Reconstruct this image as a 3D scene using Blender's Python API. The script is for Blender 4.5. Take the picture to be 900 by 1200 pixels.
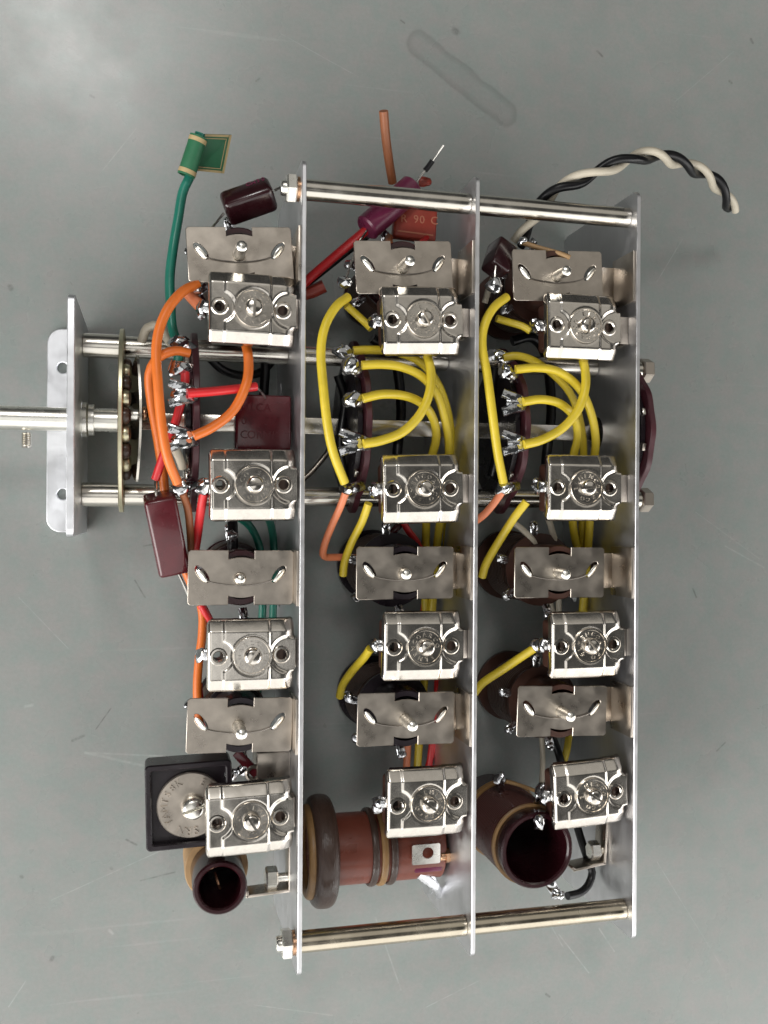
import bpy, bmesh, math, random
from mathutils import Vector, Matrix
random.seed(7)
S = 0.001                                  # everything below is written in millimetres
scene = bpy.context.scene
for o in list(bpy.data.objects): bpy.data.objects.remove(o)
COL = scene.collection
rad = math.radians

# ------------------------------------------------------------------ camera
HC = 286.0                                 # lens height above the bench
F = 1110.0                                 # focal length in photo pixels (900 x 1200)
TILT = rad(13.7); ROLL = rad(0.35)
fwd = Vector((math.sin(TILT), 0, -math.cos(TILT)))
r0 = Vector((math.cos(TILT), 0, math.sin(TILT))); u0 = Vector((0, 1, 0))
rgt = r0 * math.cos(ROLL) + u0 * math.sin(ROLL)
upv = u0 * math.cos(ROLL) - r0 * math.sin(ROLL)
cam_d = bpy.data.cameras.new('camera'); cam = bpy.data.objects.new('camera', cam_d); COL.objects.link(cam)
M = Matrix((rgt, upv, -fwd)).transposed().to_4x4(); M.translation = Vector((0, 0, HC * S))
cam.matrix_world = M
cam_d.sensor_fit = 'VERTICAL'; cam_d.sensor_height = 24.0; cam_d.lens = 24.0 * F / 1200.0
cam_d.clip_start = 0.01; cam_d.clip_end = 50
scene.camera = cam
scene.render.resolution_x = 768; scene.render.resolution_y = 1024

def P(u, v, z):
    "photo pixel + height above the bench (mm) -> world point (mm)"
    d = fwd * F + rgt * (u - 450.0) + upv * (600.0 - v)
    t = (z - HC) / d.z
    return Vector((0, 0, HC)) + d * t

# ------------------------------------------------------------------ light
w = bpy.data.worlds.new('World'); scene.world = w; w.use_nodes = True
bg = w.node_tree.nodes['Background']
bg.inputs[0].default_value = (0.92, 0.93, 0.90, 1); bg.inputs[1].default_value = 0.045

def area(name, loc, target, sx, sy, power, col):
    l = bpy.data.lights.new(name, 'AREA'); l.shape = 'RECTANGLE'; l.size = sx; l.size_y = sy
    l.energy = power; l.color = col
    o = bpy.data.objects.new(name, l); COL.objects.link(o)
    o.location = loc
    o.rotation_euler = (Vector(target) - Vector(loc)).to_track_quat('-Z', 'Y').to_euler()
    return o
area('window_light', (0.10, -0.90, 0.72), (0.08, 0.9, 0.35), 2.2, 1.35, 12.5, (1.0, 0.99, 0.96))
area('added_side_light', (-1.05, -0.72, 0.62), (0.2, 0.0, 0.0), 1.5, 0.9, 30.0, (1.0, 0.99, 0.965))  # added light from the left, so the plates shade the bays
area('tube_lamp', (-0.36, 1.20, 1.85), (0.0, 0, 0.03), 0.36, 0.36, 9.5, (1.0, 0.99, 0.97))
area('right_fill_light', (1.40, -0.85, 0.58), (0.1, 0.0, 0.0), 1.4, 0.9, 15.0, (1.0, 0.99, 0.96))  # added fill that lifts the bench on the right
area('ceiling_light', (0.35, 1.25, 1.9), (0.08, 0, 0.03), 3.2, 1.7, 6.5, (1.0, 0.96, 0.88))

area('left_ceiling_panel', (-0.62, -0.60, 1.9), (-0.3, -0.3, 0.03), 0.9, 1.8, 5.0, (1.0, 0.99, 0.96))
scene.view_settings.view_transform = 'Standard'; scene.view_settings.look = 'None'
scene.view_settings.exposure = 0.08; scene.view_settings.gamma = 1.0
scene.view_settings.use_curve_mapping = False

# ------------------------------------------------------------------ materials
MATS = {}
def new_mat(name):
    m = bpy.data.materials.new(name); m.use_nodes = True
    nt = m.node_tree; b = nt.nodes['Principled BSDF']; MATS[name] = m
    return m, nt, b
def mat(name, col, rough=0.4, metal=0.0, var=0.15, rvar=0.12, scale=400, bump=0.0, stretch=(1, 1, 1), spec=0.5, coat=0.0, bscale=None):
    m, nt, b = new_mat(name); N = nt.nodes; L = nt.links
    tc = N.new('ShaderNodeTexCoord'); mp = N.new('ShaderNodeMapping'); mp.inputs['Scale'].default_value = stretch
    L.new(tc.outputs['Object'], mp.inputs[0])
    n = N.new('ShaderNodeTexNoise'); n.inputs['Scale'].default_value = scale; n.inputs['Detail'].default_value = 6
    n.inputs['Roughness'].default_value = 0.65
    L.new(mp.outputs[0], n.inputs[0])
    n2 = N.new('ShaderNodeTexNoise'); n2.inputs['Scale'].default_value = scale * 0.27; n2.inputs['Detail'].default_value = 4
    L.new(tc.outputs['Object'], n2.inputs[0])
    mx = N.new('ShaderNodeMath'); mx.operation = 'MULTIPLY_ADD'
    L.new(n.outputs[0], mx.inputs[0]); mx.inputs[1].default_value = 0.5
    h = N.new('ShaderNodeMath'); h.operation = 'MULTIPLY'; L.new(n2.outputs[0], h.inputs[0]); h.inputs[1].default_value = 0.5
    L.new(h.outputs[0], mx.inputs[2])
    cr = N.new('ShaderNodeMapRange'); cr.inputs[1].default_value = 0.3; cr.inputs[2].default_value = 0.7
    cr.inputs[3].default_value = 1 - var; cr.inputs[4].default_value = 1 + var * 0.6
    L.new(mx.outputs[0], cr.inputs[0])
    vm = N.new('ShaderNodeVectorMath'); vm.operation = 'SCALE'; vm.inputs[0].default_value = col
    L.new(cr.outputs[0], vm.inputs['Scale']); L.new(vm.outputs[0], b.inputs['Base Color'])
    rr = N.new('ShaderNodeMapRange'); rr.inputs[1].default_value = 0.3; rr.inputs[2].default_value = 0.7
    rr.inputs[3].default_value = max(0.02, rough - rvar); rr.inputs[4].default_value = min(1, rough + rvar)
    L.new(n2.outputs[0], rr.inputs[0]); L.new(rr.outputs[0], b.inputs['Roughness'])
    b.inputs['Metallic'].default_value = metal; b.inputs['Specular IOR Level'].default_value = spec
    if coat: b.inputs['Coat Weight'].default_value = coat; b.inputs['Coat Roughness'].default_value = 0.08
    if bump:
        bn = N.new('ShaderNodeBump'); bn.inputs['Strength'].default_value = bump; bn.inputs['Distance'].default_value = 0.0003
        if bscale:
            n3 = N.new('ShaderNodeTexNoise'); n3.inputs['Scale'].default_value = bscale; L.new(mp.outputs[0], n3.inputs[0]); L.new(n3.outputs[0], bn.inputs['Height'])
        else: L.new(n.outputs[0], bn.inputs['Height'])
        L.new(bn.outputs[0], b.inputs['Normal'])
    return m
mat('aluminium', (0.66, 0.66, 0.675), 0.40, 1, 0.08, 0.06, 900, 0.04, (1, 0.06, 1))
mat('bracket_aluminium', (0.80, 0.81, 0.84), 0.42, 1, 0.10, 0.10, 900, 0.10, (0.4, 0.06, 1))
mat('nickel', (0.73, 0.685, 0.625), 0.20, 1, 0.14, 0.06, 500, 0.05)
mat('dark_steel', (0.22, 0.20, 0.18), 0.35, 1)
mat('dark_coil_form', (0.075, 0.024, 0.020), 0.30, 0, 0.25, 0.1, 300, 0.1)
mat('tin', (0.52, 0.465, 0.405), 0.32, 1, 0.16, 0.08, 500, 0.06)
mat('rod_metal', (0.70, 0.665, 0.60), 0.20, 1, 0.12, 0.06, 700, 0.06, (0.05, 1, 1))
mat('brass_rod', (0.66, 0.59, 0.47), 0.22, 1, 0.14, 0.06, 700, 0.06, (0.05, 1, 1))
mat('bright_nut', (0.86, 0.84, 0.78), 0.28, 1, 0.08, 0.06, 500, 0.05)
mat('zinc', (0.66, 0.62, 0.44), 0.36, 1, 0.25, 0.10, 500, 0.10)
mat('solder', (0.62, 0.63, 0.65), 0.16, 1, 0.25, 0.08, 900, 0.5, bscale=700)
mat('lead_wire', (0.62, 0.60, 0.56), 0.25, 1, 0.15)
mat('copper', (0.55, 0.33, 0.20), 0.3, 1, 0.2)
mat('orange_plastic', (0.64, 0.145, 0.018), 0.42, 0, 0.12, 0.1, 300)
mat('salmon_plastic', (0.62, 0.19, 0.085), 0.45, 0, 0.15, 0.1, 300)
mat('yellow_plastic', (0.55, 0.415, 0.024), 0.42, 0, 0.18, 0.1, 300)
mat('red_plastic', (0.55, 0.018, 0.022), 0.40, 0, 0.12, 0.1, 300)
mat('green_plastic', (0.012, 0.15, 0.105), 0.38, 0, 0.15, 0.1, 300)
mat('brown_plastic', (0.26, 0.085, 0.03), 0.45, 0, 0.2, 0.1, 300)
mat('black_plastic', (0.005, 0.005, 0.006), 0.34, 0, 0.2, 0.1, 300, spec=0.3)
mat('white_plastic', (0.46, 0.415, 0.33), 0.5, 0, 0.15, 0.1, 300)
mat('maroon_bakelite', (0.068, 0.005, 0.009), 0.26, 0, 0.3, 0.10, 350, 0.10, coat=0.3)
mat('dark_bakelite', (0.022, 0.004, 0.006), 0.25, 0, 0.3, 0.10, 350, 0.08, coat=0.3)
mat('brick_bakelite', (0.30, 0.038, 0.022), 0.40, 0, 0.2, 0.1, 350, 0.08)
mat('purple_bakelite', (0.14, 0.018, 0.055), 0.32, 0, 0.25, 0.1, 350, 0.08)
mat('black_bakelite', (0.012, 0.008, 0.011), 0.30, 0, 0.3, 0.10, 350, 0.10)
mat('wafer_phenolic', (0.06, 0.014, 0.020), 0.42, 0, 0.3, 0.12, 350, 0.15)
mat('brown_phenolic', (0.048, 0.018, 0.011), 0.42, 0, 0.3, 0.12, 300, 0.1)
mat('coil_form', (0.17, 0.045, 0.028), 0.33, 0, 0.25, 0.1, 300, 0.1)
mat('tan_ceramic', (0.33, 0.20, 0.09), 0.5, 0, 0.2, 0.1, 300)
mat('winding_brown', (0.055, 0.031, 0.023), 0.34, 0, 0.35, 0.10, 250, 0.5, (6, 1, 1), bscale=600)
mat('winding_gold', (0.27, 0.15, 0.055), 0.42, 0, 0.3, 0.1, 300, 0.4, (1, 1, 8))
mat('mica', (0.06, 0.035, 0.025), 0.3, 0, 0.3)
mat('cream_print', (0.46, 0.17, 0.10), 0.6, 0, 0.2)
mat('tag_green', (0.018, 0.115, 0.052), 0.5, 0, 0.2, 0.1, 300)
mat('tag_tan', (0.40, 0.30, 0.15), 0.6, 0, 0.2, 0.1, 300)

# ------------------------------------------------------------------ mesh helpers
class MB:
    def __init__(s): s.v = []; s.f = []
    def add(s, vs, fs, mtx=None):
        o = len(s.v)
        for p in vs:
            p = Vector(p); s.v.append(mtx @ p if mtx else p)
        for f in fs: s.f.append(tuple(i + o for i in f))
        return s
    def bm(s, b, mtx=None):
        b.verts.index_update()
        s.add([v.co.copy() for v in b.verts], [tuple(v.index for v in f.verts) for f in b.faces], mtx); b.free(); return s
    def box(s, c, size, bev=0.0, mtx=None, seg=2):
        b = bmesh.new(); bmesh.ops.create_cube(b, size=1)
        bmesh.ops.scale(b, vec=size, verts=b.verts)
        if bev: bmesh.ops.bevel(b, geom=b.edges[:], offset=bev, segments=seg, affect='EDGES', profile=0.5)
        bmesh.ops.translate(b, vec=c, verts=b.verts)
        return s.bm(b, mtx)
    def lathe(s, prof, n=32, mtx=None, close=False):
        "profile [(r,z)] about local z"
        vs = []; fs = []; m = len(prof)
        for i in range(n):
            a = 2 * math.pi * i / n
            for r, z in prof: vs.append((r * math.cos(a), r * math.sin(a), z))
        for i in range(n):
            j = (i + 1) % n
            for k in range(m - 1 if not close else m):
                l = (k + 1) % m
                fs.append((i * m + k, j * m + k, j * m + l, i * m + l))
        if not close:
            if prof[0][0] > 1e-6: fs.append(tuple(i * m for i in range(n))[::-1])
            if prof[-1][0] > 1e-6: fs.append(tuple(i * m + m - 1 for i in range(n)))
        return s.add(vs, fs, mtx)
    def tube(s, pts, r, n=10, smooth=True, cap=True, flat=1.0, step=1.2, rads=None):
        pts = [Vector(p) for p in pts]
        if smooth and len(pts) > 2: pts = catmull(pts, step)
        T = []
        for i in range(len(pts)):
            a = pts[max(0, i - 1)]; b = pts[min(len(pts) - 1, i + 1)]
            d = (b - a); T.append(d.normalized() if d.length > 1e-9 else Vector((0, 0, 1)))
        ref = Vector((0, 0, 1)) if abs(T[0].z) < 0.9 else Vector((1, 0, 0))
        nrm = (ref - T[0] * ref.dot(T[0])).normalized()
        vs = []; fs = []
        for i, p in enumerate(pts):
            nrm = (nrm - T[i] * nrm.dot(T[i])).normalized(); bi = T[i].cross(nrm)
            rr = rads(i / (len(pts) - 1)) if rads else r
            for k in range(n):
                a = 2 * math.pi * k / n
                vs.append(p + nrm * (math.cos(a) * rr * flat) + bi * (math.sin(a) * rr))
        for i in range(len(pts) - 1):
            for k in range(n):
                l = (k + 1) % n
                fs.append((i * n + k, i * n + l, (i + 1) * n + l, (i + 1) * n + k))
        if cap:
            fs.append(tuple(range(n))[::-1]); fs.append(tuple((len(pts) - 1) * n + k for k in range(n)))
        return s.add(vs, fs)
    def blob(s, c, rx, ry, rz, seed=0, rough=0.18, mtx=None, n=2):
        b = bmesh.new(); bmesh.ops.create_icosphere(b, subdivisions=n, radius=1)
        rn = random.Random(seed); ph = [rn.uniform(0, 6.28) for _ in range(6)]
        for v in b.verts:
            p = v.co
            k = 1 + rough * (math.sin(2.3 * p.x + ph[0]) * math.sin(2.9 * p.y + ph[1]) + 0.7 * math.sin(4 * p.z + ph[2]) * math.sin(3.7 * p.x + ph[3]))
            v.co = Vector((p.x * rx * k, p.y * ry * k, p.z * rz * k)) + Vector(c)
        return s.bm(b, mtx)
    def extrude(s, outline, holes, z0, z1, mtx=None, bev=0.0):
        "2D outline (xy) with holes, extruded z0..z1"
        b = bmesh.new()
        for loop in [outline] + list(holes):
            vs = [b.verts.new((x, y, z0)) for x, y in loop]
            for i in range(len(vs)): b.edges.new((vs[i], vs[(i + 1) % len(vs)]))
        bmesh.ops.triangle_fill(b, use_beauty=True, edges=b.edges[:])
        r = bmesh.ops.extrude_face_region(b, geom=b.faces[:])
        bmesh.ops.translate(b, vec=(0, 0, z1 - z0), verts=[g for g in r['geom'] if isinstance(g, bmesh.types.BMVert)])
        bmesh.ops.recalc_face_normals(b, faces=b.faces[:])
        if bev:
            es = [e for e in b.edges if len(e.link_faces) == 2 and e.calc_face_angle(0) > 1.2 and abs(e.verts[0].co.z - e.verts[1].co.z) < 1e-6]
            bmesh.ops.bevel(b, geom=es, offset=bev, segments=1, affect='EDGES')
        return s.bm(b, mtx)
    def mesh(s, name, center=None, sharp=38):
        if center is None:
            lo = Vector([min(p[i] for p in s.v) for i in range(3)]); hi = Vector([max(p[i] for p in s.v) for i in range(3)])
            center = (lo + hi) / 2
        me = bpy.data.meshes.new(name)
        me.from_pydata([((p - center) * S)[:] for p in s.v], [], s.f)
        b = bmesh.new(); b.from_mesh(me)
        bmesh.ops.recalc_face_normals(b, faces=b.faces[:])
        for f in b.faces: f.smooth = True
        for e in b.edges:
            if len(e.link_faces) == 2 and e.calc_face_angle(0) > rad(sharp): e.smooth = False
        b.to_mesh(me); b.free(); me.update()
        return me, center
def catmull(pts, step=1.2):
    out = []; n = len(pts)
    for i in range(n - 1):
        p1, p2 = pts[i], pts[i + 1]
        p0 = pts[i - 1] if i else p1 * 2 - p2
        p3 = pts[i + 2] if i + 2 < n else p2 * 2 - p1
        k = max(2, int((p2 - p1).length / step))
        for j in range(k):
            t = j / k; t2 = t * t; t3 = t2 * t
            out.append(0.5 * ((2 * p1) + (p2 - p0) * t + (2 * p0 - 5 * p1 + 4 * p2 - p3) * t2 + (3 * p1 - p0 - 3 * p2 + p3) * t3))
    out.append(pts[-1]); return out
def circle(cx, cy, r, n=24, ry=None, ang=0):
    ry = ry or r; c, s_ = math.cos(ang), math.sin(ang); o = []
    for i in range(n):
        a = 2 * math.pi * i / n; x, y = r * math.cos(a), ry * math.sin(a)
        o.append((cx + x * c - y * s_, cy + x * s_ + y * c))
    return o
def rrect(x0, y0, x1, y1, r, n=5, corners=(1, 1, 1, 1)):
    o = []
    for (cx, cy, a0), on in zip(((x1 - r, y1 - r, 0), (x0 + r, y1 - r, 90), (x0 + r, y0 + r, 180), (x1 - r, y0 + r, 270)), corners):
        if on:
            for i in range(n + 1):
                a = rad(a0 + 90 * i / n); o.append((cx + r * math.cos(a), cy + r * math.sin(a)))
        else:
            o.append((x1 if a0 in (0, 270) else x0, y1 if a0 in (0, 90) else y0))
    return o
def axis_mtx(origin, zdir, xhint=(1, 0, 0)):
    z = Vector(zdir).normalized(); x = Vector(xhint); x = (x - z * x.dot(z))
    if x.length < 1e-4: x = Vector((0, 1, 0)) - z * z.y
    x.normalize(); y = z.cross(x)
    m = Matrix((x, y, z)).transposed().to_4x4(); m.translation = Vector(origin); return m

ROOT_POS = P(550, 664, 0); ROOT_POS.z = 0
root = bpy.data.objects.new('switch_assembly', None); COL.objects.link(root)
root.location = ROOT_POS * S; root.empty_display_size = 0.01
root['label'] = 'radio band switch assembly with three aluminium plates, trimmers and coloured wires on bench'
root['category'] = 'switch assembly'

def obj(name, mb, material, parent=None, label=None, sharp=38):
    me, c = mb.mesh(name, sharp=sharp)
    return place(name, me, c, None, material, parent, label)
def place(name, me, c, rotz, material, parent=None, label=None):
    o = bpy.data.objects.new(name, me); COL.objects.link(o)
    if not me.materials: me.materials.append(MATS[material])
    mw = Matrix.Translation(Vector(c) * S)
    if rotz: mw = mw @ Matrix.Rotation(rotz, 4, 'Z')
    par = parent if parent is not None else root
    o.parent = par
    o.matrix_local = WM.get(par.name, Matrix.Identity(4)).inverted() @ mw if par.name in WM else mw
    WM[o.name] = mw
    if label: o['label'] = label
    return o
WM = {root.name: Matrix.Translation(ROOT_POS * S)}

# ------------------------------------------------------------------ bench top
def build_bench():
    me = bpy.data.meshes.new('bench_top')
    mb = MB(); mb.box((150, 0, -9), (1500, 1500, 18), 2.0)
    mm, c = mb.mesh('bench_top')
    m, nt, b = new_mat('bench_paint'); N = nt.nodes; L = nt.links
    geo = N.new('ShaderNodeNewGeometry')
    def noise(scale, det=5, rough=0.6, vec=None, st=None):
        n = N.new('ShaderNodeTexNoise'); n.inputs['Scale'].default_value = scale; n.inputs['Detail'].default_value = det
        n.inputs['Roughness'].default_value = rough
        src = vec or geo.outputs['Position']
        if st:
            mp = N.new('ShaderNodeMapping'); mp.inputs['Scale'].default_value = st[0]; mp.inputs['Rotation'].default_value = (0, 0, st[1])
            L.new(src, mp.inputs[0]); src = mp.outputs[0]
        L.new(src, n.inputs[0]); return n.outputs[0]
    def mr(x, a, b_, c_, d):
        n = N.new('ShaderNodeMapRange'); n.inputs[1].default_value = a; n.inputs[2].default_value = b_
        n.inputs[3].default_value = c_; n.inputs[4].default_value = d; L.new(x, n.inputs[0]); return n.outputs[0]
    def mth(op, x, y):
        n = N.new('ShaderNodeMath'); n.operation = op
        for i, q in enumerate((x, y)):
            if isinstance(q, (int, float)): n.inputs[i].default_value = q
            else: L.new(q, n.inputs[i])
        return n.outputs[0]
    def seg(a, b_):
        "distance in metres to a bench-top segment"
        A = P(*a, 0) * S; B = P(*b_, 0) * S; BA = B - A
        pa = N.new('ShaderNodeVectorMath'); pa.operation = 'SUBTRACT'; L.new(geo.outputs['Position'], pa.inputs[0]); pa.inputs[1].default_value = A
        dt = N.new('ShaderNodeVectorMath'); dt.operation = 'DOT_PRODUCT'; L.new(pa.outputs[0], dt.inputs[0]); dt.inputs[1].default_value = BA / BA.length_squared
        cl = N.new('ShaderNodeClamp'); L.new(dt.outputs['Value'], cl.inputs[0])
        sc = N.new('ShaderNodeVectorMath'); sc.operation = 'SCALE'; sc.inputs[0].default_value = BA; L.new(cl.outputs[0], sc.inputs['Scale'])
        df = N.new('ShaderNodeVectorMath'); df.operation = 'SUBTRACT'; L.new(pa.outputs[0], df.inputs[0]); L.new(sc.outputs[0], df.inputs[1])
        ln = N.new('ShaderNodeVectorMath'); ln.operation = 'LENGTH'; L.new(df.outputs[0], ln.inputs[0]); return ln.outputs['Value']
    fac = mr(noise(18, 4), 0.3, 0.7, 0.93, 1.06)
    fac = mth('MULTIPLY', fac, mr(noise(900, 3), 0.3, 0.7, 0.96, 1.04))
    fac = mth('MULTIPLY', fac, mr(noise(4500, 2), 0.25, 0.75, 0.93, 1.07))
    # rubbed stain outline
    wob = mr(noise(60, 3), 0.3, 0.7, -0.0008, 0.0008)
    d = mth('ADD', seg((492, 52), (592, 132)), wob)
    ring = mth('MULTIPLY', mr(d, 0.0020, 0.0038, 0.0, 1.0), mr(d, 0.0040, 0.0046, 1.0, 0.0))
    inner = mr(d, 0.0042, 0.0050, 1.0, 0.0)
    fac = mth('MULTIPLY', fac, mth('SUBTRACT', 1.0, mth('MULTIPLY', ring, 0.16)))
    fac = mth('MULTIPLY', fac, mth('SUBTRACT', 1.0, mth('MULTIPLY', inner, 0.05)))
    # dark flecks and nicks
    darks = [((533, 36), (535, 37), .0011), ((158, 680), (170, 700), .00022), ((85, 868), (98, 862), .0004), ((112, 855), (130, 830), .00018), ((168, 640), (190, 636), .0002),
             ((165, 1032), (205, 1022), .00022), ((148, 984), (160, 990), .0003), ((25, 1027), (26, 1028), .0005), ((130, 1017), (131, 1018), .0004), ((60, 1125), (62, 1122), .0006),
             ((880, 46), (882, 50), .0005), ((106, 112), (110, 114), .0004), ((12, 336), (13, 338), .0007), ((470, 24), (474, 27), .0003), ((812, 690), (816, 700), .0003), ((840, 880), (850, 870), .00025),
             ((700, 60), (706, 66), .0004), ((855, 95), (857, 97), .0005), ((300, 95), (304, 92), .0003), ((640, 1165), (644, 1168), .0004)]
    acc = None
    for a, b_, wd in darks:
        q = mr(seg(a, b_), wd * 0.5, wd * 1.3, 1.0, 0.0); acc = q if acc is None else mth('MAXIMUM', acc, q)
    brk = mr(noise(700, 3), 0.35, 0.6, 0.3, 1.0)
    fac = mth('MULTIPLY', fac, mth('SUBTRACT', 1.0, mth('MULTIPLY', mth('MULTIPLY', acc, brk), 0.42)))
    lights = [((100, 882), (180, 900), .00035), ((100, 882), (190, 886), .00022), ((438, 860), (439, 880), .00016), ((440, 1075), (470, 1160), .00022), ((655, 1095), (690, 1140), .0002),
              ((702, 1088), (720, 1115), .00022), ((60, 1055), (215, 985), .00012), ((640, 1075), (660, 1110), .00015), ((30, 828), (38, 826), .0004), ((128, 1090), (132, 1094), .0004), ((10, 1180), (30, 1150), .00016),
              ((770, 330), (800, 280), .00016), ((850, 640), (895, 665), .00022), ((815, 600), (890, 655), .0001), ((120, 200), (160, 150), .00012), ((500, 1180), (560, 1150), .00012), ((300, 1178), (390, 1190), .00013),
              ((770, 1010), (850, 1140), .0001), ((22, 700), (80, 760), .00011), ((790, 120), (860, 60), .0001), ((330, 40), (420, 90), .0001), ((470, 1000), (500, 1030), .0001)]
    acc = None
    for a, b_, wd in lights:
        q = mr(seg(a, b_), wd * 0.4, wd * 1.5, 1.0, 0.0); acc = q if acc is None else mth('MAXIMUM', acc, q)
    lig = mth('MULTIPLY', mth('MULTIPLY', acc, mr(noise(300, 3), 0.35, 0.6, 0.2, 1.0)), 0.30)
    # faint hairlines everywhere
    h1 = mr(noise(420, 2, 0.5, st=((0.03, 1, 1), 0.5)), 0.70, 0.76, 0, 0.10)
    h2 = mr(noise(380, 2, 0.5, st=((0.03, 1, 1), 2.3)), 0.70, 0.76, 0, 0.08)
    lig = mth('ADD', lig, mth('ADD', h1, h2))
    fac = mth('MULTIPLY', fac, mth('ADD', 1.0, lig))
    mixc = N.new('ShaderNodeMix'); mixc.data_type = 'RGBA'; mixc.inputs['A'].default_value = (0.228, 0.228, 0.220, 1); mixc.inputs['B'].default_value = (0.200, 0.226, 0.214, 1)
    L.new(mr(noise(160, 4), 0.35, 0.65, 0.0, 1.0), mixc.inputs['Factor'])
    vm = N.new('ShaderNodeVectorMath'); vm.operation = 'SCALE'; L.new(mixc.outputs['Result'], vm.inputs[0]); L.new(fac, vm.inputs['Scale'])
    L.new(vm.outputs[0], b.inputs['Base Color'])
    L.new(mr(noise(25, 5), 0.3, 0.7, 0.24, 0.36), b.inputs['Roughness'])
    bp = N.new('ShaderNodeBump'); bp.inputs['Strength'].default_value = 0.06; bp.inputs['Distance'].default_value = 0.0003
    L.new(noise(2200, 3), bp.inputs['Height']); L.new(bp.outputs[0], b.inputs['Normal'])
    mm.materials.append(m)
    o = bpy.data.objects.new('bench_top', mm); COL.objects.link(o); o.location = c * S
    o['kind'] = 'structure'; o['label'] = 'scratched grey green painted metal bench top'
build_bench()

# ------------------------------------------------------------------ chassis plates
HP = 48.0
def yat(u, v, z): return P(u, v, z).y
XP = [P(u, 664, HP).x for u in (354.0, 557.5, 746.5)]           # plate top edges
YT = sum(yat(u, v, HP) for u, v in ((352, 186), (553, 203), (740, 221))) / 3
YB = sum(yat(u, v, HP) for u, v in ((356, 1146), (562, 1124), (753, 1101))) / 3
TH = 1.15
ZS = 23.0                                                        # shaft axis height
YS = P(300, 497.5, ZS).y
RODS = 19.8
def plate(x):
    mb = MB()
    # outline in (y, z): local x -> world y, local y -> world z, local z -> world x
    m = Matrix(((0, 0, 1, x - TH / 2), (1, 0, 0, 0), (0, 1, 0, 0), (0, 0, 0, 1)))
    out = rrect(YB, 0.0, YT, HP, 2.4, 5)
    holes = [circle(YS, ZS, 5.2, 24), circle(YT - 6.2, 42.6, 1.6, 14), circle(YB + 6.8, 42.6, 1.6, 14)]
    for i in range(3): holes.append(circle(YB + 30 + i * 62, 9, 1.8, 14))
    mb.extrude(out, holes, 0, TH, m, bev=0.16)
    return obj('chassis_plate', mb, 'aluminium')
for x in XP: plate(x)

def cyl_x(mb, x0, x1, y, z, r, n=28, ch=0.25):
    mb.lathe([(0, 0), (r - ch, 0), (r, ch), (r, x1 - x0 - ch), (r - ch, x1 - x0), (0, x1 - x0)], n, axis_mtx((x0, y, z), (1, 0, 0), (0, 0, 1)))
def rod(name, x0, x1, y, z, r, material, label=None, parent=None):
    mb = MB(); cyl_x(mb, x0, x1, y, z, r); return obj(name, mb, material, parent, label)
def hexnut(x0, x1, y, z, r, material='bright_nut', rot=0.3, thread=True, parent=None):
    mb = MB(); m = axis_mtx((x0, y, z), (1, 0, 0), (0, 0, 1))
    h = x1 - x0; s6 = [(r * math.cos(rot + i * math.pi / 3), r * math.sin(rot + i * math.pi / 3)) for i in range(6)]
    mb.extrude(s6, [], 0, h, m, bev=0.35)
    if thread:
        mb.lathe([(0, -1.4), (r * .45, -1.3), (r * .52, -0.9), (r * .52, h + .1), (0, h + .1)], 16, m)
    return obj('hex_nut', mb, material, parent)
yt_r, yb_r = YT - 6.2, YB + 6.8
for y, mt in ((yt_r, 'rod_metal'), (yb_r, 'brass_rod')):
    for i in (0, 1):
        r_ = rod('spacer_rod', XP[i] + TH / 2 + 0.02, XP[i + 1] - TH / 2 - 0.02, y, 42.6, 2.75, mt)
    mb = MB(); mb.lathe([(1.6, 0), (3.1, 0), (3.1, 0.7), (1.6, 0.7)], 24, axis_mtx((XP[0] - TH / 2 - 0.72, y, 42.6), (1, 0, 0)), close=True)
    obj('washer', mb, 'copper')
    hexnut(XP[0] - TH / 2 - 3.4, XP[0] - TH / 2 - 0.75, y, 42.6, 3.9, rot=0.25 if y > 0 else 0.8)

# ------------------------------------------------------------------ control end: bracket, shaft, detent
XB = P(82.5, 485, HP + 1).x
bt, bb = yat(82.5, 343, HP + 1), yat(82.5, 629, HP + 1)
def bracket():
    mb = MB()
    m = Matrix(((0, 0, 1, XB - 0.9), (1, 0, 0, 0), (0, 1, 0, 0), (0, 0, 0, 1)))
    ya, yb = bb, bt
    mb.extrude(rrect(ya, 0, yb, HP + 1, 2.0, 4), [circle(YS, ZS, 5.0, 28), circle(YS + RODS, ZS, 1.7, 14), circle(YS - RODS, ZS, 1.7, 14)], 0, 1.8, m, bev=0.2)
    xl = P(55, 505, 1).x
    fl = rrect(xl, ya, XB - 0.85, yb, 4.0, 6, (0, 1, 1, 0))
    h = [circle(P(73.5, 431, 1.5).x, P(73.5, 431, 1.5).y, 1.55, 20), circle(P(73.5, 579, 1.5).x, P(73.5, 579, 1.5).y, 1.55, 20)]
    mb.extrude(fl, h, 0.0, 1.6, None, bev=0.25)
    return obj('mounting_bracket', mb, 'bracket_aluminium')
brk = bracket()
xs = P(-60, 493, ZS).x
sh = rod('control_shaft', xs, P(143, 495, ZS).x, YS, ZS, 3.15, 'bright_nut')
mb = MB(); mb.box(((P(143, 495, ZS).x + XP[2] + 9) / 2, YS, ZS), (XP[2] + 9 - P(143, 495, ZS).x, 4.6, 1.6), 0.25)
obj('shaft_blade', mb, 'rod_metal')
mb = MB(); mb.tube([P(31, 507, ZS - 1), P(31, 525, ZS - 1)], 1.15, 12, False)
for k in range(6):
    c = P(31, 509 + k * 2.6, ZS - 1); mb.lathe([(1.15, -.18), (1.45, 0), (1.15, .18)], 14, axis_mtx(c, (0, -1, 0)), close=True)
obj('set_screw', mb, 'rod_metal', sh)
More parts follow.
